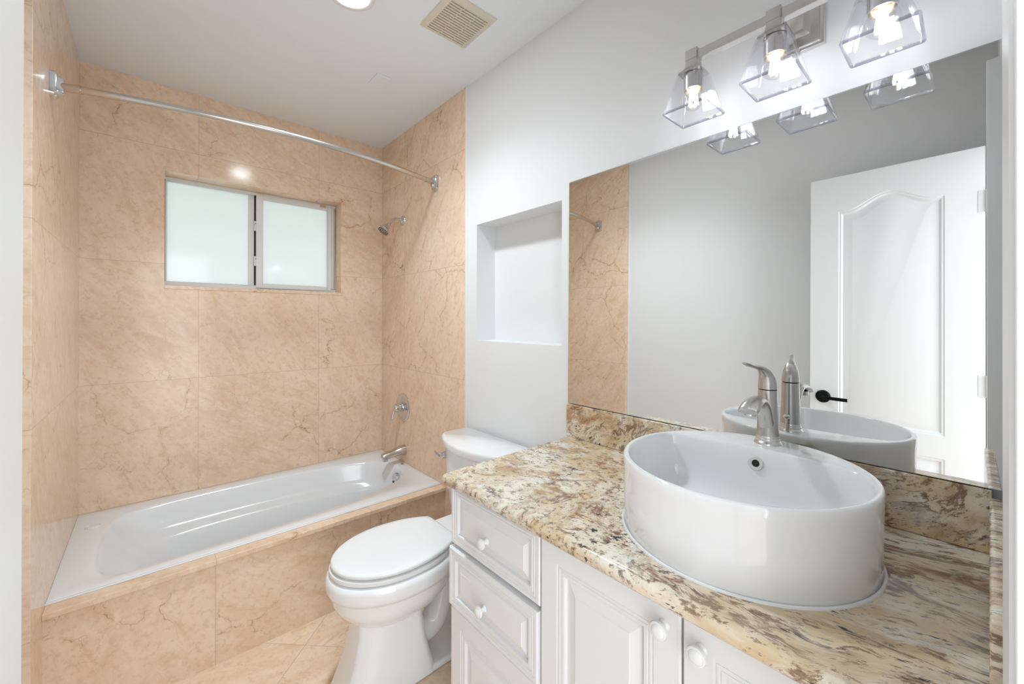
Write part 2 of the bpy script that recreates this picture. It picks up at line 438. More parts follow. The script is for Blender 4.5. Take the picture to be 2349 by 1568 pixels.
box(bm, .489, .524, FY - .006, FY + .018, 1.578, 2.168); box(bm, .913, .938, FY - .006, FY + .018, 1.578, 2.168)
box(bm, .524, .913, FY - .006, FY + .018, 2.134, 2.168); box(bm, .524, .913, FY - .006, FY + .018, 1.578, 1.606)
obj('sash', bm, MT['alu'], win, bevel=.002)
bm = bm_new(); box(bm, .520, .917, FY + .004, FY + .010, 1.600, 2.140)
obj('pane', bm, MT['frost'], win)
for z in (1.965, 1.745):
    bm = bm_new(); box(bm, .478, .492, FY - .002, FY + .016, z - .03, z + .03); box(bm, .481, .489, FY - .008, FY, z - .018, z + .018)
    o = obj('sash_latch', bm, MT['alu'], win, bevel=.002)
    bm = bm_new(); lathe(bm, (.485, FY - .0075, z + .013), (0, -1, 0), [(.0028, 0), (.0028, .001)], 12); obj('screw', bm, MT['dark'], o)
bm = bm_new(); box(bm, .865, .902, FY - .0075, FY - .0055, 2.152, 2.168)
obj('tape_patch', bm, MT['stain'], win)
bm = bm_new(); box(bm, WX0 - .001, WX1 + .012, YB - .004, YB + .12, WZ0, WZ0 + .0195)
obj('window_sill', bm, MT['m_sill'], win, bevel=.0015)

# ------------------------------------------------------------------ ceiling things
t = thing('recessed_light', (.568, 1.575, ZC), 'round white recessed ceiling light at the top edge', 'ceiling light')
bm = bm_new()
lathe(bm, (.568, 1.575, ZC), (0, 0, -1), [(.090, 0), (.089, .004), (.078, .007), (.064, .005), (.062, 0)], 48, False, False)
obj('trim_ring', bm, MT['plastic'], t)
bm = bm_new(); lathe(bm, (.568, 1.575, ZC - .001), (0, 0, -1), [(.0625, 0), (.061, .004), (.052, .007), (.035, .009), (.015, .010), (0, .010)], 48); obj('lens', bm, MT['recess'], t)
sl = bpy.data.lights.new('recessed_beam', 'SPOT'); sl.energy = RECESS_BEAM; sl.spot_size = math.radians(142); sl.spot_blend = 1.0
sl.shadow_soft_size = .085; sl.color = (.84, .945, 1.0)
so = bpy.data.objects.new('recessed_beam', sl); COL.objects.link(so); so.location = (.568, 1.575, ZC - .018); so.parent = t; so.matrix_parent_inverse = t.matrix_basis.inverted()

t = thing('exhaust_vent', (.96, 1.425, ZC), 'square beige slotted exhaust vent cover on the ceiling', 'vent')
vx0, vx1, vy0, vy1 = .846, 1.074, 1.306, 1.546
bm = bm_new()
def rect(x0, x1, y0, y1, z): return [(x0, y0, z), (x1, y0, z), (x1, y1, z), (x0, y1, z)]
loft(bm, [rect(vx0, vx1, vy0, vy1, ZC), rect(vx0, vx1, vy0, vy1, ZC - .004), rect(vx0 + .022, vx1 - .022, vy0 + .024, vy1 - .016, ZC - .014), rect(vx0 + .025, vx1 - .025, vy0 + .027, vy1 - .019, ZC - .010)], True, False)
obj('vent_frame', bm, MT['beige'], t, bevel=.001)
bm = bm_new(); gx0, gx1, gy0, gy1 = vx0 + .024, vx1 - .024, vy0 + .026, vy1 - .018
box(bm, gx0, gx1, gy0, gy1, ZC - .006, ZC - .004); obj('grille_cavity', bm, MT['void_grille'], t)
bm = bm_new(); ns = 14; pitch_s = (gy1 - gy0) / ns
for i in range(ns + 1):
    y = gy0 + i * pitch_s; w = pitch_s * .29
    box(bm, gx0, gx1, max(gy0, y - w), min(gy1, y + w), ZC - .0125, ZC - .006)
for k in range(ns):
    for fr in ((.30, .66) if k % 2 else (.34, .70)):
        x = gx0 + (gx1 - gx0) * fr; y = gy0 + k * pitch_s
        box(bm, x - .0016, x + .0016, y, y + pitch_s, ZC - .0123, ZC - .006)
obj('grille', bm, MT['beige'], t, smooth=0)

t = thing('blank_cover_plate', (.89, 2.055, ZC), 'small white blank cover plate with two screws on the ceiling', 'cover plate')
bm = bm_new(); box(bm, .853, .927, 1.995, 2.115, ZC - .006, ZC); obj('plate', bm, MT['ceil'], t, bevel=.003)
for y in (2.015, 2.095):
    bm = bm_new(); lathe(bm, (.89, y, ZC - .006), (0, 0, -1), [(.0035, 0), (.003, .0012)], 12); obj('screw', bm, MT['alu'], t)

# ------------------------------------------------------------------ tub and its marble surround
t = thing('bathtub', (.5, 2.45, 0), 'white drop-in bathtub with sloping backrest in the tiled alcove', 'bathtub')
inner = [(-.155, 2.25), (-.160, 2.45), (-.143, 2.61), (-.07, 2.735), (.2, 2.773), (.58, 2.768), (.90, 2.722), (1.11, 2.645), (1.185, 2.52), (1.18, 2.37), (1.10, 2.262), (.96, 2.195), (.74, 2.145), (.5, 2.122), (.2, 2.112), (-.04, 2.108), (-.125, 2.14)]
ctr = Vector((.55, 2.44))
def tub_ring(z, dl, dr, df, db, base=inner):
    """shrink by dl at the left end, dr at the right, df at the front, db at the back"""
    out = []
    for x, y in base:
        fx = (x - .02) / 1.0; lx = max(0, min(1, (.45 - x) / .60)); rx = max(0, min(1, (x - .7) / .48))
        fy = max(0, min(1, (2.35 - y) / .24)); by = max(0, min(1, (y - 2.5) / .26))
        out.append((x + dl * lx - dr * rx, y + df * fy - db * by, z))
    return [tuple(p) for p in closed_spline(out, 6)]
bm = bm_new()
O = tub_ring(ZT, 0, 0, 0, 0); N = len(O)
x0, x1, y0, y1 = XL + .0005, XR - .0005, 2.052, YB - .0005
def proj_rect(p, z, e=0):
    c = Vector((.55, 2.44)); d = Vector((p[0] - c.x, p[1] - c.y)); ks = []
    if d.x > 1e-6: ks.append((x1 - e - c.x) / d.x)
    if d.x < -1e-6: ks.append((x0 + e - c.x) / d.x)
    if d.y > 1e-6: ks.append((y1 - e - c.y) / d.y)
    if d.y < -1e-6: ks.append((y0 + e - c.y) / d.y)
    k = min(ks); return (c.x + d.x * k, c.y + d.y * k, z)
outer = [list(proj_rect(p, ZT - .002, .0)) for p in O]
for cx_, cy_ in ((x0, y0), (x0, y1), (x1, y0), (x1, y1)):   # snap nearest ring vertex to each corner
    i = min(range(N), key=lambda i: (outer[i][0] - cx_) ** 2 + (outer[i][1] - cy_) ** 2); outer[i][0], outer[i][1] = cx_, cy_
mid = [tuple((Vector(a) * .12 + Vector(b) * .88)) for a, b in zip(O, outer)]; mid = [(a[0], a[1], ZT) for a in mid]
low = [(p[0], p[1], ZT - .03) for p in outer]
rings_ = [low, [tuple(p) for p in outer], mid,
          tub_ring(ZT + .0, -.012, -.008, -.008, -.008), tub_ring(ZT - .004, -.003, -.002, -.002, -.002), tub_ring(ZT - .012, .004, .003, .003, .004), tub_ring(ZT - .05, .022, .012, .010, .012),
          tub_ring(.335, .06, .026, .022, .026), tub_ring(.305, .085, .033, .03, .045), tub_ring(.295, .10, .036, .034, .075), tub_ring(.27, .125, .042, .045, .092),
          tub_ring(.16, .21, .062, .07, .108), tub_ring(.10, .27, .080, .09, .125), tub_ring(.075, .33, .12, .13, .165), tub_ring(.068, .42, .2, .19, .23)]
loft(bm, rings_, False, True)
tubm = obj('tub_shell', bm, MT['tub'], t, smooth=50)
bm = bm_new(); lathe(bm, (1.158, 2.415, .375), (-1, 0, .22), [(.036, -.006), (.036, .004), (.031, .009), (.012, .011), (.0, .011)], 32)
op = obj('overflow_plate', bm, MT['chrome'], t)
bm = bm_new(); box(bm, 1.140, 1.1475, 2.412, 2.418, .352, .364); obj('overflow_slot', bm, MT['dark'], op)
bm = bm_new(); lathe(bm, (1.235, 2.478, ZT - .004), (0, 0, 1), [(.011, 0), (.011, .006), (.008, .0075), (0, .0075)], 24); obj('air_button', bm, MT['worn_chrome'], t)
bm = bm_new(); lathe(bm, (-.198, 2.66, ZT - .002), (0, 0, 1), [(.027, 0), (.027, .004), (.024, .0058), (.021, .004), (.0205, .0036), (.018, .006), (0, .0066)], 32); obj('air_control_cap', bm, MT['plastic'], t)
bm = bm_new(); lathe(bm, (.486, 2.70, .21), (0, -1, .25), [(.03, -.01), (.03, .004), (.024, .008), (.012, .004), (.009, -.002)], 28); j = obj('jet', bm, MT['plastic'], t)
bm = bm_new(); lathe(bm, (.486, 2.70, .21), (0, -1, .25), [(.0085, 0), (.0085, .0045)], 16); obj('jet_nozzle', bm, MT['chrome'], j)
bm = bm_new(); lathe(bm, (1.0, 2.45, .066), (0, 0, 1), [(.035, 0), (.033, .004), (.02, .005), (0, .004)], 28); obj('drain', bm, MT['chrome'], t)

t = thing('tub_surround', (.5, 2.0, 0), 'beige marble apron and ledge along the front of the bathtub', 'tub surround')
bm = bm_new(); box(bm, XL, XR, 2.000, 2.025, 0, .4015); obj('apron_panel', bm, MT['m_apron'], t)
bm = bm_new(); box(bm, XL, XR, 1.988, 2.0515, .4035, .4235); obj('ledge', bm, MT['m_deck'], t, bevel=.002)
bm = bm_new(); box(bm, XL, XR, 2.0, 2.045, .4, .405); obj('gap_line', bm, plain('dark_gap_line', (.22, .15, .10), .9), t)  # dark strip along the gap below the ledge
bm = bm_new(); tube(bm, [(XL, 2.0482, .4262), (XR, 2.0482, .4262)], .0035, 10); obj('caulk_bead', bm, MT['caulk'], t)

# ------------------------------------------------------------------ shower fittings
t = thing('shower_curtain_rod', (XL, 2.11, 2.21), 'long curved metal shower rod spanning the alcove above the bathtub', 'shower rod')
arc = []; RZ = 2.188
for i in range(41):
    u = i / 40; x = XL + .03 + (XR - XL - .06) * u
    arc.append((x, 2.098 - .120 * (1 - (2 * u - 1) ** 2), RZ))
bm = bm_new(); tube(bm, arc, .0128, 20); obj('rod_tube', bm, MT['worn_chrome'], t)
for s, xw in ((1, XL), (-1, XR)):
    bm = bm_new()
    def rr(x, hy, hz, r=.012, n=6):
        P = []
        for cy_, cz_, a0 in ((hy - r, hz - r, 0), (-hy + r, hz - r, 90), (-hy + r, -hz + r, 180), (hy - r, -hz + r, 270)):
            for k in range(n + 1):
                a = math.radians(a0 + 90 * k / n); P.append((x, 2.100 + cy_ + r * math.cos(a), RZ + cz_ + r * math.sin(a)))
        return P
    loft(bm, [rr(xw, .028, .044), rr(xw + s * .012, .028, .044), rr(xw + s * .018, .0235, .039)])
    br = obj('wall_bracket', bm, MT['chrome'], t, smooth=40)
    bm = bm_new(); loft(bm, [rr(xw + s * .012, .017, .033), rr(xw + s * .026, .016, .031), rr(xw + s * .033, .013, .026, .010)])
    obj('bracket_cover', bm, MT['chrome'], br, smooth=40)
    bm = bm_new(); p = arc[0] if s > 0 else arc[-1]; p2 = arc[2] if s > 0 else arc[-3]
    q = Vector(p); d = (Vector(p2) - q).normalized(); tube(bm, [q - d * .006, q + d * .05], .0148, 20); obj('rod_sleeve', bm, MT['worn_chrome'], br)

t = thing('wall_shower', (XR, 2.523, 2.045), 'small chrome shower head on a bent arm on the right tiles', 'shower')
bm = bm_new(); lathe(bm, (XR, 2.523, 2.045), (-1, 0, 0), [(.031, 0), (.030, .004), (.022, .012), (.013, .016)], 32); obj('flange', bm, MT['chrome'], t)
bm = bm_new(); arm = spline([(XR - .005, 2.523, 2.045), (XR - .04, 2.523, 2.047), (XR - .065, 2.523, 2.040), (XR - .085, 2.523, 2.022), (XR - .105, 2.523, 1.998)], 6)
tube(bm, arm, .0088, 16); obj('shower_arm', bm, MT['chrome'], t)
hd = Vector((-.62, -.05, -.78)).normalized(); hb = Vector((XR - .100, 2.523, 2.004))
bm = bm_new(); lathe(bm, hb, hd, [(.011, 0), (.013, .004), (.013, .012), (.011, .014), (.018, .018), (.021, .024), (.021, .036), (.026, .044), (.037, .052), (.042, .058), (.042, .064), (.039, .067)], 36); obj('shower_head', bm, MT['chrome'], t)
bm = bm_new(); lathe(bm, hb + hd * .0665, hd, [(.0385, 0), (.0385, .001), (0, .0025)], 36); sf = obj('spray_face', bm, MT['nickel'], t)
bm = bm_new(); u_, v_ = axes_for(hd)
for rad, cnt in ((.010, 6), (.020, 12), (.031, 18)):
    for k in range(cnt):
        a = 2 * PI * k / cnt; c = hb + hd * .068 + u_ * rad * math.cos(a) + v_ * rad * math.sin(a)
        lathe(bm, c, hd, [(.0026, 0), (.0022, .003)], 8)
obj('nozzles', bm, MT['dark'], sf)

t = thing('shower_valve', (XR, 2.517, .796), 'round chrome shower valve with lever handle on the right tiles', 'shower valve')
bm = bm_new(); lathe(bm, (XR, 2.517, .796), (-1, 0, 0), [(.094, 0), (.093, .004), (.085, .009), (.078, .010), (.05, .013), (.034, .014)], 48); obj('escutcheon', bm, MT['chrome'], t)
bm = bm_new(); lathe(bm, (XR - .012, 2.517, .796), (-1, 0, 0), [(.032, 0), (.032, .008), (.027, .010), (.027, .046), (.022, .054), (0, .056)], 32); obj('valve_hub', bm, MT['chrome'], t)
bm = bm_new(); tube(bm, spline([(XR - .05, 2.517, .803), (XR - .066, 2.513, .79), (XR - .078, 2.508, .765), (XR - .086, 2.504, .725)], 6), [.016] * 6 + [.0145] * 6 + [.012] * 6 + [.009], 16, flat=[.012] * 6 + [.010] * 6 + [.008] * 6 + [.006], up=(0, 1, 0)); obj('lever_handle', bm, MT['chrome'], t)

t = thing('tub_spout', (XR, 2.49, .51), 'chrome tub spout low on the right tiles over the bathtub', 'tub spout')
bm = bm_new(); ys = 2.497
tube(bm, [(XR, ys, .517), (XR - .03, ys, .517), (XR - .033, ys, .516), (XR - .09, ys, .508), (XR - .135, ys, .502), (XR - .152, ys, .498), (XR - .158, ys, .496)], [.036, .035, .031, .028, .027, .023, .012], 24, flat=[.034, .033, .029, .024, .023, .019, .010], up=(0, 1, 0)); obj('spout_body', bm, MT['worn_chrome'], t)
bm = bm_new(); lathe(bm, (XR - .136, ys, .488), (0, 0, -1), [(.018, 0), (.018, .018), (.015, .020)], 24); obj('spout_outlet', bm, MT['chrome'], t)

# ------------------------------------------------------------------ toilet
YT = 1.513
t = thing('toilet', (.85, YT, 0), 'white two-piece toilet with closed lid between bathtub and vanity', 'toilet')
def egg(z, xf, xw, xb, w, pb=2.6, n=56, yc=YT, pf=2.0):
    P = []
    for i in range(n):
        a = 2 * PI * i / n; c, s = math.cos(a), math.sin(a)
        if c >= 0: x = xw - (xw - xf) * abs(c) ** (2 / pf); y = w * math.copysign(abs(s) ** (2 / pf), s)
        else: x = xw + (xb - xw) * abs(c) ** (2 / pb); y = w * math.copysign(abs(s) ** (2 / pb), s)
        P.append((x, yc + y, z))
    return P
bm = bm_new()
loft(bm, [egg(.452, .50, .72, .93, .16), egg(.452, .482, .72, .95, .181), egg(.447, .473, .72, .952, .189), egg(.43, .468, .72, .955, .193), egg(.405, .468, .72, .955, .193), egg(.392, .474, .72, .95, .189), egg(.386, .480, .72, .945, .182),
          egg(.378, .484, .72, .94, .179), egg(.350, .490, .71, .94, .174), egg(.325, .502, .70, .93, .165), egg(.302, .520, .70, .92, .152), egg(.285, .540, .69, .90, .138), egg(.274, .560, .69, .88, .122), egg(.266, .575, .69, .86, .108)])
obj('bowl', bm, MT['porcelain'], t, smooth=60)
def ped(z, xf, xb, w, ch, wf):
    """chamfered plan: flat front of half width wf, facets back by ch, then straight sides"""
    y = YT
    return [(xf, y - wf, z), (xf - .006, y, z), (xf, y + wf, z), (xf + ch, y + w, z), (xb - .02, y + w, z), (xb, y + w - .02, z), (xb, y - w + .02, z), (xb - .02, y - w, z), (xf + ch, y - w, z)]
bm = bm_new()
loft(bm, [ped(.30, .572, .80, .098, .085, .052), ped(.265, .566, .80, .100, .085, .055), ped(.22, .563, .803, .104, .085, .058), ped(.14, .545, .815, .110, .088, .062), ped(.07, .520, .832, .117, .092, .068), ped(.025, .502, .845, .122, .095, .074), ped(0, .498, .85, .123, .096, .076)])
obj('pedestal', bm, MT['porcelain'], t, bevel=.012, seg=4, smooth=50)
bm = bm_new()     # foot, rear column and the exposed trapway
box(bm, .80, 1.16, YT - .120, YT + .120, 0, .028)
box(bm, 1.0, 1.19, YT - .07, YT + .07, .02, .43)
obj('foot', bm, MT['porcelain'], t, bevel=.01, seg=3)
bm = bm_new(); tube(bm, spline([(.78, YT, .15), (.84, YT, .10), (.90, YT, .12), (.94, YT, .22), (.98, YT, .30), (1.04, YT, .29), (1.08, YT, .18), (1.09, YT, .03)], 6), .052, 20); obj('trapway', bm, MT['porcelain'], t)
bm = bm_new()
def plan(z, x0, x1, w, r=.02):
    return [(x0, YT - w + r, z), (x0, YT + w - r, z), (x0 + r, YT + w, z), (x1 - r, YT + w, z), (x1, YT + w - r, z), (x1, YT - w + r, z), (x1 - r, YT - w, z), (x0 + r, YT - w, z)]
loft(bm, [plan(.28, .84, 1.14, .075), plan(.36, .84, 1.18, .11), plan(.42, .86, 1.20, .135), plan(.447, .87, 1.205, .14), plan(.452, .875, 1.20, .135)])
obj('bowl_deck', bm, MT['porcelain'], t, bevel=.006, smooth=50)
def tank_ring(z, xs, xc, xb, w, r=.03, n=16):
    """bowed front: side depth xs, centre xc"""
    P = []
    for i in range(n + 1):
        s = -1 + 2 * i / n; P.append((xs - (xs - xc) * (1 - s * s) + (.010 * (abs(s) ** 14)), YT + s * w * (1 - .0 * abs(s)), z))
    P += [(xs + .03, YT + w + .002, z), (xb, YT + w, z), (xb, YT - w, z), (xs + .03, YT - w - .002, z)]
    return P
bm = bm_new()
loft(bm, [tank_ring(.428, 1.155, 1.12, 1.245, .150), tank_ring(.434, 1.135, 1.09, 1.245, .185), tank_ring(.46, 1.120, 1.065, 1.245, .218), tank_ring(.50, 1.112, 1.052, 1.245, .232), tank_ring(.62, 1.106, 1.045, 1.245, .238), tank_ring(.776, 1.100, 1.038, 1.245, .242)])
obj('tank', bm, MT['porcelain'], t, bevel=.006, smooth=45)
bm = bm_new()
loft(bm, [tank_ring(.774, 1.098, 1.032, 1.247, .243), tank_ring(.778, 1.090, 1.020, 1.249, .249), tank_ring(.803, 1.086, 1.014, 1.250, .252), tank_ring(.811, 1.089, 1.017, 1.249, .250), tank_ring(.815, 1.096, 1.025, 1.245, .244)])
obj('tank_lid', bm, MT['porcelain'], t, smooth=50)
bm = bm_new()
loft(bm, [egg(.454, .488, .72, .935, .172), egg(.456, .481, .72, .938, .180), egg(.466, .478, .72, .938, .183), egg(.472, .480, .72, .936, .181), egg(.474, .486, .72, .93, .174)])
obj('seat_ring', bm, MT['plastic'], t, smooth=50)
def lid_ring(z, e):
    P = egg(z, .484 + e, .72, .99, .181 - e, pb=2.05)
    return [(min(x, .944 - e), y, zz) for x, y, zz in P]
bm = bm_new(); loft(bm, [lid_ring(.4765, .010), lid_ring(.479, .003), lid_ring(.487, .0), lid_ring(.493, .003), lid_ring(.4965, .010), lid_ring(.4985, .03), lid_ring(.4995, .07)]); obj('seat_lid', bm, MT['plastic'], t, smooth=50)
for s in (-1, 1):
    bm = bm_new(); lathe(bm, (.954, YT + s * .075 - .022, .465), (0, 1, 0), [(.011, 0), (.012, .002), (.012, .042), (.011, .044)], 20); box(bm, .944, .975, YT + s * .075 - .02, YT + s * .075 + .02, .449, .462); obj('seat_hinge', bm, MT['plastic'], t)
for s in (-.06, .06):
    bm = bm_new(); lathe(bm, (.502 + .015, YT + s, .472), (0, 0, 1), [(.012, 0), (.012, .006)], 16); obj('lid_bumper', bm, MT['plastic'], t)
fl = Vector((1.072, YT + .214, .712))
bm = bm_new(); lathe(bm, fl + Vector((.02, 0, 0)), (-1, .12, 0), [(.018, 0), (.018, .016), (.015, .020), (.006, .021), (.006, .034)], 24); lv = obj('flush_lever', bm, MT['chrome'], t)
bm = bm_new(); tube(bm, [fl + Vector((-.014, .002, 0)), fl + Vector((-.017, .02, .006)), fl + Vector((-.016, .042, .012))], [.006, .0065, .005], 12); obj('lever_arm', bm, MT['chrome'], lv)

# ------------------------------------------------------------------ vanity
CT, CB = .916, .884
CX0, CY0, CY1 = .656, -.028, 1.066
t = thing('vanity_cabinet', (.98, .53, 0), 'white painted vanity cabinet with raised panel drawers and doors', 'cabinet')
bm = bm_new()
box(bm, .724, XRP - .005, CY0 + .002, 1.084 - .002, .09, CB); box(bm, .79, XRP - .005, CY0 + .002, 1.08, 0, .09)
obj('carcass', bm, MT['cab'], t, bevel=.0015)
def panel_front(xf, y0, y1, z0, z1, prof, back=.019):
    """prof: (inset, depth behind the front plane)"""
    bm = bm_new(); rings = [[(xf + back, y0, z0), (xf + back, y1, z0), (xf + back, y1, z1), (xf + back, y0, z1)]]
    for i, d in prof:
        rings.append([(xf + d, y0 + i, z0 + i), (xf + d, y1 - i, z0 + i), (xf + d, y1 - i, z1 - i), (xf + d, y0 + i, z1 - i)])
    loft(bm, rings); return bm
DR = [(0, .003), (.003, .0), (.012, .0), (.0125, .0018), (.017, .0018), (.0175, .0005), (.021, .0005), (.0215, .002), (.025, .002), (.0255, .0007), (.030, .0012), (.033, .0018), (.0345, .0105), (.037, .0108), (.058, .0035), (.0595, .0022)]
DD = [(0, .003), (.003, .0), (.052, .0), (.0525, .0018), (.057, .0018), (.0575, .0005), (.061, .0005), (.0615, .002), (.065, .002), (.0655, .0007), (.070, .0012), (.073, .0018), (.0745, .0105), (.077, .0108), (.104, .0035), (.1055, .0022)]
def knob(parent, x, y, z, r=.0165):
    bm = bm_new(); lathe(bm, (x, y, z), (-1, 0, 0), [(r * .62, 0), (r * .60, .002), (r * .40, .005), (r * .36, .011), (r * .55, .015), (r * .95, .018), (r, .021), (r * .93, .0245), (r * .80, .0255), (r * .74, .0252), (r * .66, .0268), (r * .4, .0285), (0, .029)], 28)
    obj('knob', bm, MT['plastic'], parent)
XF = .705
o = obj('drawer', panel_front(XF + .0, .6935, 1.082, .684, .866, DR), MT['cab'], t, smooth=20); knob(o, XF + .0025, .905, .756)
o['label'] = 'top drawer front'
o = obj('drawer', panel_front(XF - .008, .6935, 1.082, .496, .674, DR, .026), MT['cab'], t, smooth=20); knob(o, XF - .0055, .905, .571)
o['label'] = 'second drawer front, slightly open'
o = obj('drawer', panel_front(XF, .6935, 1.082, .105, .487, DD), MT['cab'], t, smooth=20); knob(o, XF + .0025, .888, .33)
o['label'] = 'deep bottom drawer front'
o = obj('cabinet_door', panel_front(XF, .3425, .6895, .105, .866, DD), MT['cab'], t, smooth=20); knob(o, XF, .3735, .8215, .017)
o['label'] = 'left cabinet door'
o = obj('cabinet_door', panel_front(XF, -.006, .3385, .105, .866, DD), MT['cab'], t, smooth=20); knob(o, XF, .3055, .8175, .017)
o['label'] = 'right cabinet door'

bm = bm_new()
def roundover(x0, z0, z1, r=.014, n=8):
    P = [(x0 + r * .5, z0)]
    P += [(x0, z0 + r * .5)]
    for k in range(n + 1):
        a = PI - (PI / 2) * k / n; P.append((x0 + r + r * math.cos(a), z1 - r + r * math.sin(a)))
    return P
prof = roundover(CX0, CB, CT)
# counter: profile swept round the free front and left edges
rings = []
for (px, pz) in prof:
    e = px - CX0
    rings.append([(XRP, CY0, pz), (CX0 + e, CY0, pz), (CX0 + e, CY1 - e - .012, pz), (CX0 + e + .0035, CY1 - e - .0035, pz), (CX0 + e + .012, CY1 - e, pz), (XRP, CY1 + .008 - e, pz)])
loft(bm, rings)
tag(obj('granite_countertop', bm, MT['granite'], smooth=50), 'cream and brown speckled granite countertop under the round sink', 'countertop')
bm = bm_new(); box(bm, 1.243, XRP, CY0, 1.0745, CT, 1.0445)
tag(obj('granite_backsplash', bm, MT['granite_splash'], bevel=.003), 'long granite backsplash strip below the mirror', 'backsplash')
bm = bm_new(); sx0, sx1 = .735, 1.2425
def sy(x): return -.0195 * x
loft(bm, [[(x, sy(x), z0), (x, sy(x), 1.030), (x, sy(x) - .019, 1.030), (x, sy(x) - .019, z0)] for x, z0 in ((sx0, CT), (sx1, CT))])
tag(obj('granite_side_splash', bm, MT['granite'], bevel=.004, seg=3), 'short granite side splash at the right end of the countertop', 'backsplash')

# ------------------------------------------------------------------ sink
SX, SY_, SA, SB, SH = .965, .341, .243, .2405, .157
t = thing('vessel_sink', (SX, SY_, CT), 'round white vessel sink standing on the granite countertop', 'sink')
NS = 120
def oval(z, k=0., a=SA, b=SB, notch=0.):
    P = []
    for i in range(NS):
        th = 2 * PI * i / NS; x = (a - k) * math.cos(th); y = (b - k) * math.sin(th)
        if notch:
            w = max(0., 1 - (th if th < PI else th - 2 * PI) ** 2 / .075); x -= notch * (w ** .5 if w > 0 else 0)
        P.append((SX + x, SY_ + y, CT + z))
    return P
def bowl_in(z, k, cut, sc=1.0):
    P = []
    for i in range(NS):
        th = 2 * PI * i / NS; x = (SA - k) * math.cos(th) * sc; y = (SB - k) * math.sin(th) * sc
        soft = .05
        lim = cut - .18 * (y * y)
        if x > lim - soft:
            e = x - (lim - soft); x = (lim - soft) + soft * (1 - math.exp(-e / soft))
        P.append((SX + x, SY_ + y, CT + z))
    return P
bm = bm_new()
rg = [oval(.0, .004, notch=.05), oval(.003, .002, notch=.055), oval(.06, .0015, notch=.055), oval(.10, .001, notch=.05), oval(.120, .001, notch=.038), oval(.130, .0005, notch=.022), oval(.136, .0, notch=.0), oval(.150, .0), oval(.1545, .001), oval(.1565, .0032), oval(.157, .006),
      bowl_in(.157, .0085, .135), bowl_in(.1564, .0105, .131), bowl_in(.154, .0123, .127), bowl_in(.147, .0135, .124), bowl_in(.12, .0165, .121), bowl_in(.08, .024, .117), bowl_in(.058, .029, .112), bowl_in(.046, .037, .105), bowl_in(.039, .050, .095), bowl_in(.035, .075, .078), bowl_in(.031, .11, .06), bowl_in(.028, .15, .045), bowl_in(.025, .20, .03)]
loft(bm, rg, True, True)
obj('basin', bm, MT['porcelain'], t, smooth=60)
bm = bm_new()
rg = []
for k in range(9):
    a = PI * k / 8; rg.append(oval(.0045 * math.sin(a), .003 - .0065 * (1 - math.cos(a)) / 2))
loft(bm, rg, False, False); obj('caulk_bead', bm, MT['caulk'], t)
ox = SX + .1165
bm = bm_new(); lathe(bm, (ox + .004, SY_ + .0, CT + .121), (-1, 0, .22), [(.0165, 0), (.0165, .005), (.0145, .0062), (.0085, .0055), (.008, .001)], 32); orr = obj('overflow_ring', bm, MT['gasket'], t)
bm = bm_new(); lathe(bm, (ox + .004, SY_ + .0, CT + .121), (-1, 0, .22), [(.0082, 0), (.0082, .0052)], 24); obj('overflow_hole', bm, MT['dark'], orr)
bm = bm_new(); lathe(bm, (SX, SY_, CT + .0235), (0, 0, 1), [(.031, 0), (.030, .003), (.022, .004), (.021, .007), (0, .009)], 32); obj('drain', bm, MT['nickel_light'], t)

# ------------------------------------------------------------------ faucet
FX, FYc, FZ = 1.155, .337, CT + SH
t = thing('sink_faucet', (FX, FYc, FZ), 'brushed nickel single lever faucet on the back of the round sink', 'faucet')
bm = bm_new(); lathe(bm, (FX, FYc, FZ - .001), (0, 0, 1), [(.0305, 0), (.0305, .003), (.0285, .0065), (.0262, .009), (.0268, .011), (.0268, .014), (.0255, .016), (.0258, .0185), (.0245, .022)], 40); obj('base_ring', bm, MT['nickel_light'], t)
bm = bm_new(); lathe(bm, (FX, FYc, FZ + .02), (0, 0, 1), [(.0246, 0), (.0232, .03), (.0220, .065), (.0212, .10), (.0210, .1135), (.0195, .1145)], 40); obj('faucet_body', bm, MT['nickel'], t)
bm = bm_new()
z0 = FZ + .136
P = [(0, 0), (-.0005, .014), (-.004, .028), (-.013, .042), (-.030, .052), (-.050, .0570), (-.074, .062), (-.093, .068)]
path = spline([(FX + a, FYc - a * .24, z0 + b) for a, b in P], 5)
ru = [.0212, .0208, .0185, .0145, .0095, .0068, .0088, .0062]; rf = [.0212, .0205, .0175, .0125, .0075, .0045, .0038, .0022]
def lerp_list(L, n): return [L[min(i // n, len(L) - 1)] + (L[min(i // n + 1, len(L) - 1)] - L[min(i // n, len(L) - 1)]) * ((i % n) / n) for i in range((len(L) - 1) * n + 1)]
tube(bm, path, lerp_list(ru, 5), 24, flat=lerp_list(rf, 5), up=(0, 1, 0)); obj('lever_handle', bm, MT['nickel'], t)
bm = bm_new(); lathe(bm, (FX, FYc, z0 - .0015), (0, 0, 1), [(.0198, 0), (.0198, .002)], 32); obj('lever_seam', bm, MT['dark'], t)
bm = bm_new()
P = [(-.006, .030), (-.018, .062), (-.030, .087), (-.048, .106), (-.074, .1165), (-.104, .1135), (-.128, .1035), (-.140, .0975)]
path = spline([(FX + a, FYc, FZ + b) for a, b in P], 5)
tube(bm, path, lerp_list([.016, .0178, .0180, .0180, .0188, .0208, .0222, .0212], 5), 24, flat=lerp_list([.012, .014, .0132, .0120, .0105, .0090, .0078, .0055], 5), up=(0, 1, 0)); obj('spout', bm, MT['nickel'], t)
bm = bm_new(); lathe(bm, (FX - .122, FYc, FZ + .099), (-.1, 0, -1), [(.0125, 0), (.0125, .012), (.010, .0125), (.009, .010)], 24); obj('aerator', bm, MT['nickel_light'], t)
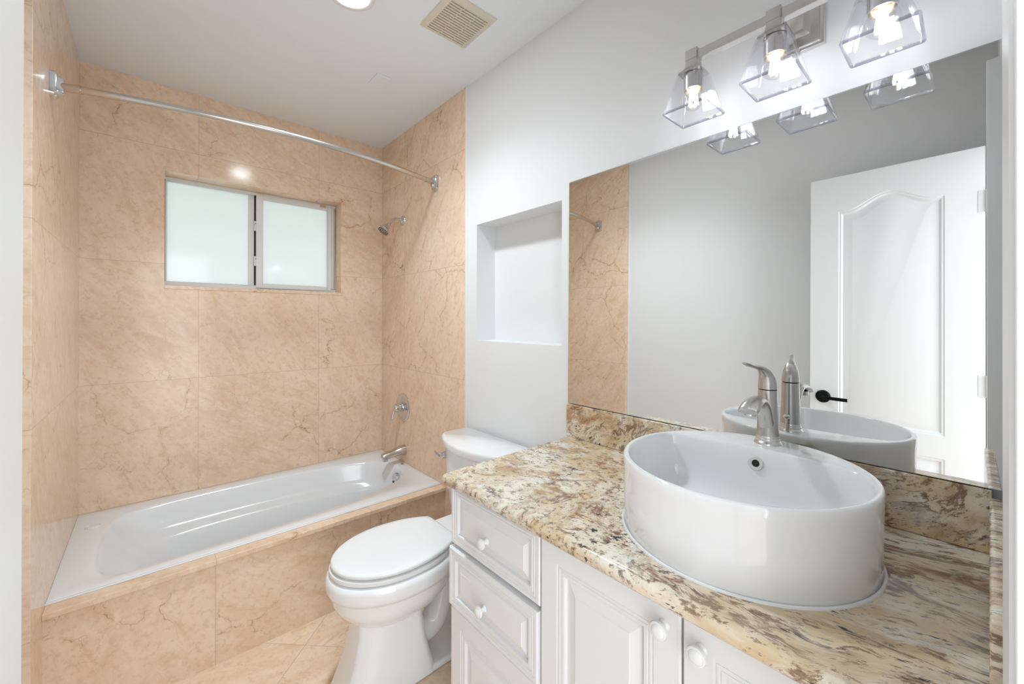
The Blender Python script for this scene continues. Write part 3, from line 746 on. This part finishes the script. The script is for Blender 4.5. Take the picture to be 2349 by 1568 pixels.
bm = bm_new(); lathe(bm, (FX + .031, FYc, FZ - .002), (0, 0, 1), [(.0028, 0), (.0028, .036), (.005, .038), (.0085, .043), (.0085, .047), (.005, .051), (0, .0515)], 20); obj('lift_rod', bm, MT['nickel_light'], t)

# ------------------------------------------------------------------ mirror
t = thing('wall_mirror', (XRP, .52, 1.047), 'large frameless mirror above the granite backsplash', 'mirror')
MY0, MY1, MZ0, MZ1 = -.046, 1.0756, 1.0465, 1.934
MYAW, MTILT = math.radians(MIRROR_YAW), math.radians(MIRROR_TILT)   # it hangs a touch out of true, right end and bottom off the wall
def mir(x, y, z):
    dy, dz = y - MY1, z - MZ1
    return (XR + x + dy * math.sin(MYAW) - dz * math.sin(MTILT), MY1 + dy * math.cos(MYAW), z)
def mbox(x0, x1, e):
    bm = bm_new()
    for vv in box(bm, x0, x1, MY0 + e, MY1 - e, MZ0 + e, MZ1 - e): vv.co = mir(*vv.co)
    return bm
obj('mirror_edge', mbox(.001, .006, 0), MT['mirror_edge'], t)
obj('mirror_glass', mbox(0, .0012, .0012), MT['mirror'], t, smooth=0)

# ------------------------------------------------------------------ vanity light
LX = 1.117; LY = (.507, .3105, .1195); LK = 1.05
def lz(z): return 1.945 + (z - 1.9205) * LK
t = thing('vanity_light', (XRP, .3105, lz(2.107)), 'brushed nickel three-bulb light bar with clear glass shades above the mirror', 'wall light')
def rect_x(x, hy, hz, yc=.298, zc=lz(2.107)): return [(x, yc - hy, zc - hz), (x, yc + hy, zc - hz), (x, yc + hy, zc + hz), (x, yc - hy, zc + hz)]
bm = bm_new()
loft(bm, [rect_x(XRP, .0565, .066), rect_x(XRP - .006, .0565, .066), rect_x(XRP - .007, .0555, .0655), rect_x(XRP - .012, .0545, .0645), rect_x(XRP - .013, .051, .061), rect_x(XRP - .013, .047, .057), rect_x(XRP - .016, .0465, .0565), rect_x(XRP - .024, .030, .036), rect_x(XRP - .024, .028, .034), rect_x(XRP - .034, .016, .02)])
obj('back_plate', bm, MT['nickel_light'], t, bevel=.001, smooth=20)
bm = bm_new(); box(bm, LX, XRP - .03, .3105 - .010, .3105 + .010, lz(2.062), lz(2.082)); obj('arm', bm, MT['nickel'], t, bevel=.001)
bm = bm_new(); box(bm, LX - .0115, LX + .0115, LY[2] - .012, LY[0] + .012, lz(2.059), lz(2.081)); obj('light_bar', bm, MT['nickel'], t, bevel=.0012)
def sq(z, h, yc, r=.004, n=3):
    P = []; h *= LK; z = lz(z)
    for sx, sy_, a0 in ((1, 1, 0), (-1, 1, 90), (-1, -1, 180), (1, -1, 270)):
        for k in range(n + 1):
            a = math.radians(a0 + 90 * k / n); P.append((LX + sx * (h - r) + r * math.cos(a), yc + sy_ * (h - r) + r * math.sin(a), z))
    return P
for yc in LY:
    bm = bm_new()
    loft(bm, [sq(2.088, .0150, yc, .001), sq(2.062, .0152, yc, .001), sq(2.0615, .0145, yc, .001), sq(2.050, .0150, yc, .001), sq(2.044, .0160, yc, .001), sq(2.039, .0185, yc, .001), sq(2.035, .023, yc, .0015), sq(2.032, .0275, yc, .002), sq(2.027, .029, yc, .002)])
    h = obj('shade_holder', bm, MT['nickel'], t, smooth=20)
    bm = bm_new(); lathe(bm, (LX, yc, lz(2.027)), (0, 0, -1), [(.0245, .001), (.0245, .044), (.0225, .044), (.022, .010), (0, .009)], 32); obj('socket_cup', bm, MT['nickel_light'], h)
    bm = bm_new()
    loft(bm, [sq(2.027, .024, yc, .004), sq(2.027, .0300, yc, .005), sq(2.021, .0325, yc, .005), sq(1.928, .0570, yc, .006), sq(1.923, .0575, yc, .006), sq(1.9215, .0560, yc, .005), sq(1.9225, .0535, yc, .004), sq(1.930, .0530, yc, .004), sq(2.019, .0290, yc, .003), sq(2.0225, .027, yc, .003), sq(2.0225, .024, yc, .003)], False, False)
    o = obj('glass_shade', bm, MT['glass'], t, smooth=30)
    bm = bm_new()
    loft(bm, [sq(1.9275, .0572, yc, .006), sq(1.9225, .0580, yc, .006), sq(1.9205, .0563, yc, .005), sq(1.9220, .0530, yc, .004), sq(1.9275, .0528, yc, .004)], False, False)
    obj('rim', bm, MT['glass_rim'], o, smooth=30)
    # bulb
    bm = bm_new()
    prof = [(.0135, 0), (.0135, .012), (.0170, .021)]
    for k in range(1, 15):
        a = math.radians(45 + 135 * k / 14); prof.append((.030 * math.sin(a), .046 - .030 * math.cos(a)))
    lathe(bm, (LX, yc, lz(2.006)), (0, 0, -1), prof, 32, True, True)
    bl = obj('bulb', bm, MT['bulb_glass'], t, smooth=60)
    bm = bm_new(); lathe(bm, (LX, yc, lz(2.019)), (0, 0, -1), [(.015, 0), (.0175, .010), (.0175, .016), (.012, .020), (.004, .030)], 24); obj('bulb_base', bm, MT['bulb_base'], bl)
    bm = bm_new()
    for k in range(6):
        a = 2 * PI * k / 6; x, y = LX + .0065 * math.cos(a), yc + .0065 * math.sin(a); x2, y2 = LX + .0115 * math.cos(a), yc + .0115 * math.sin(a)
        tube(bm, [(x, y, lz(1.980)), (x2, y2, lz(1.946))], .0026, 8)
    obj('filament', bm, MT['filament'], bl)

# ------------------------------------------------------------------ room door, swung open against the left wall (seen in the mirror)
t = thing('door_1', (-.09, -.045, 0), 'white arched two-panel door swung open, seen in the mirror', 'door', kind='structure')
DXF = -.09; dy0, dy1, dz0, dz1 = -.014, .5865, .012, 2.125
bm = bm_new()
def arch_loop(x, i, y0, y1, z0, z1, bump, n=28):
    """inset outline; the top edge is a bell-shaped arch"""
    P = [(x, y0 + i, z0 + i), (x, y1 - i, z0 + i)]
    for k in range(n + 1):
        u = k / n; y = (y1 - i) + (y0 - y1 + 2 * i) * u
        s = abs(2 * u - 1); g = max(0., 1 - (s / .86)); g = g * g * (3 - 2 * g)
        P.append((x, y, z1 - i + bump * g))
    return P
def door_panel(y0, y1, z0, z1, bump):
    prof = [(0, 0), (.004, -.003), (.010, -.0025), (.013, -.005), (.018, -.0085), (.024, -.0085), (.048, -.0015), (.052, -.0005)]
    bm = bm_new(); loft(bm, [arch_loop(DXF + d + .0002, i, y0, y1, z0, z1, bump) for i, d in prof], False, True); return bm
pw0, pw1 = .1017, .4702
# core slab with stiles and rails in front of it
bm = bm_new(); box(bm, DXF - .035, DXF - .010, dy0, dy1, dz0, dz1)
box(bm, DXF - .010, DXF, dy0, pw0, dz0, dz1); box(bm, DXF - .010, DXF, pw1, dy1, dz0, dz1)
box(bm, DXF - .010, DXF, pw0, pw1, dz0, .20); box(bm, DXF - .010, DXF, pw0, pw1, .795, .892)
top = arch_loop(DXF, 0, pw0, pw1, .892, 1.946, .064)[2:]
ringA = [(DXF, p[1], p[2]) for p in top] + [(DXF, pw0, dz1), (DXF, pw1, dz1)]
loft(bm, [ringA, [(DXF - .010, p[1], p[2]) for p in ringA]])
obj('door_slab', bm, MT['door'], t, smooth=20)
obj('upper_panel', door_panel(pw0, pw1, .892, 1.946, .064), MT['door'], t, smooth=25)
obj('lower_panel', door_panel(pw0, pw1, .20, .795, 0), MT['door'], t, smooth=25)
hy, hz = .5315, 1.008
bm = bm_new(); lathe(bm, (DXF, hy, hz), (1, 0, 0), [(.032, 0), (.0315, .004), (.026, .009), (.013, .012), (.0115, .036), (.012, .040), (0, .041)], 36); hh = obj('door_handle', bm, MT['black'], t)
bm = bm_new(); tube(bm, spline([(DXF + .038, hy + .006, hz), (DXF + .040, hy - .02, hz - .001), (DXF + .042, hy - .06, hz - .002), (DXF + .040, hy - .105, hz - .003)], 4), .0085, 14, flat=.006, up=(0, 0, 1)); obj('handle_lever', bm, MT['black'], hh)
for z in (1.895, 1.125, .25):
    bm = bm_new(); lathe(bm, (DXF + .004, dy0 - .006, z - .045), (0, 0, 1), [(.006, 0), (.006, .029), (.005, .0295), (.005, .0305), (.006, .031), (.006, .059), (.005, .0595), (.005, .0605), (.006, .061), (.006, .09)], 14)
    box(bm, DXF - .002, DXF + .0015, dy0 - .004, dy0 + .02, z - .045, z + .045); obj('hinge', bm, MT['alu'], t)

# ------------------------------------------------------------------ outlet on the left wall
t = thing('wall_outlet', (XLP, 1.66, .50), 'white wall outlet plate low at the left picture edge', 'outlet')
bm = bm_new(); box(bm, XLP, XLP + .010, 1.632, 1.728, .432, .558); obj('cover_plate', bm, MT['plastic'], t, bevel=.003)
bm = bm_new(); box(bm, XLP + .009, XLP + .013, 1.655, 1.692, .455, .535); oo = obj('receptacle', bm, MT['plastic'], t, bevel=.001)
for dz in (.475, .51):
    bm = bm_new(); box(bm, XLP + .0125, XLP + .0135, 1.662, 1.665, dz - .008, dz + .01); box(bm, XLP + .0125, XLP + .0135, 1.682, 1.685, dz - .008, dz + .01); obj('slots', bm, MT['dark'], oo)
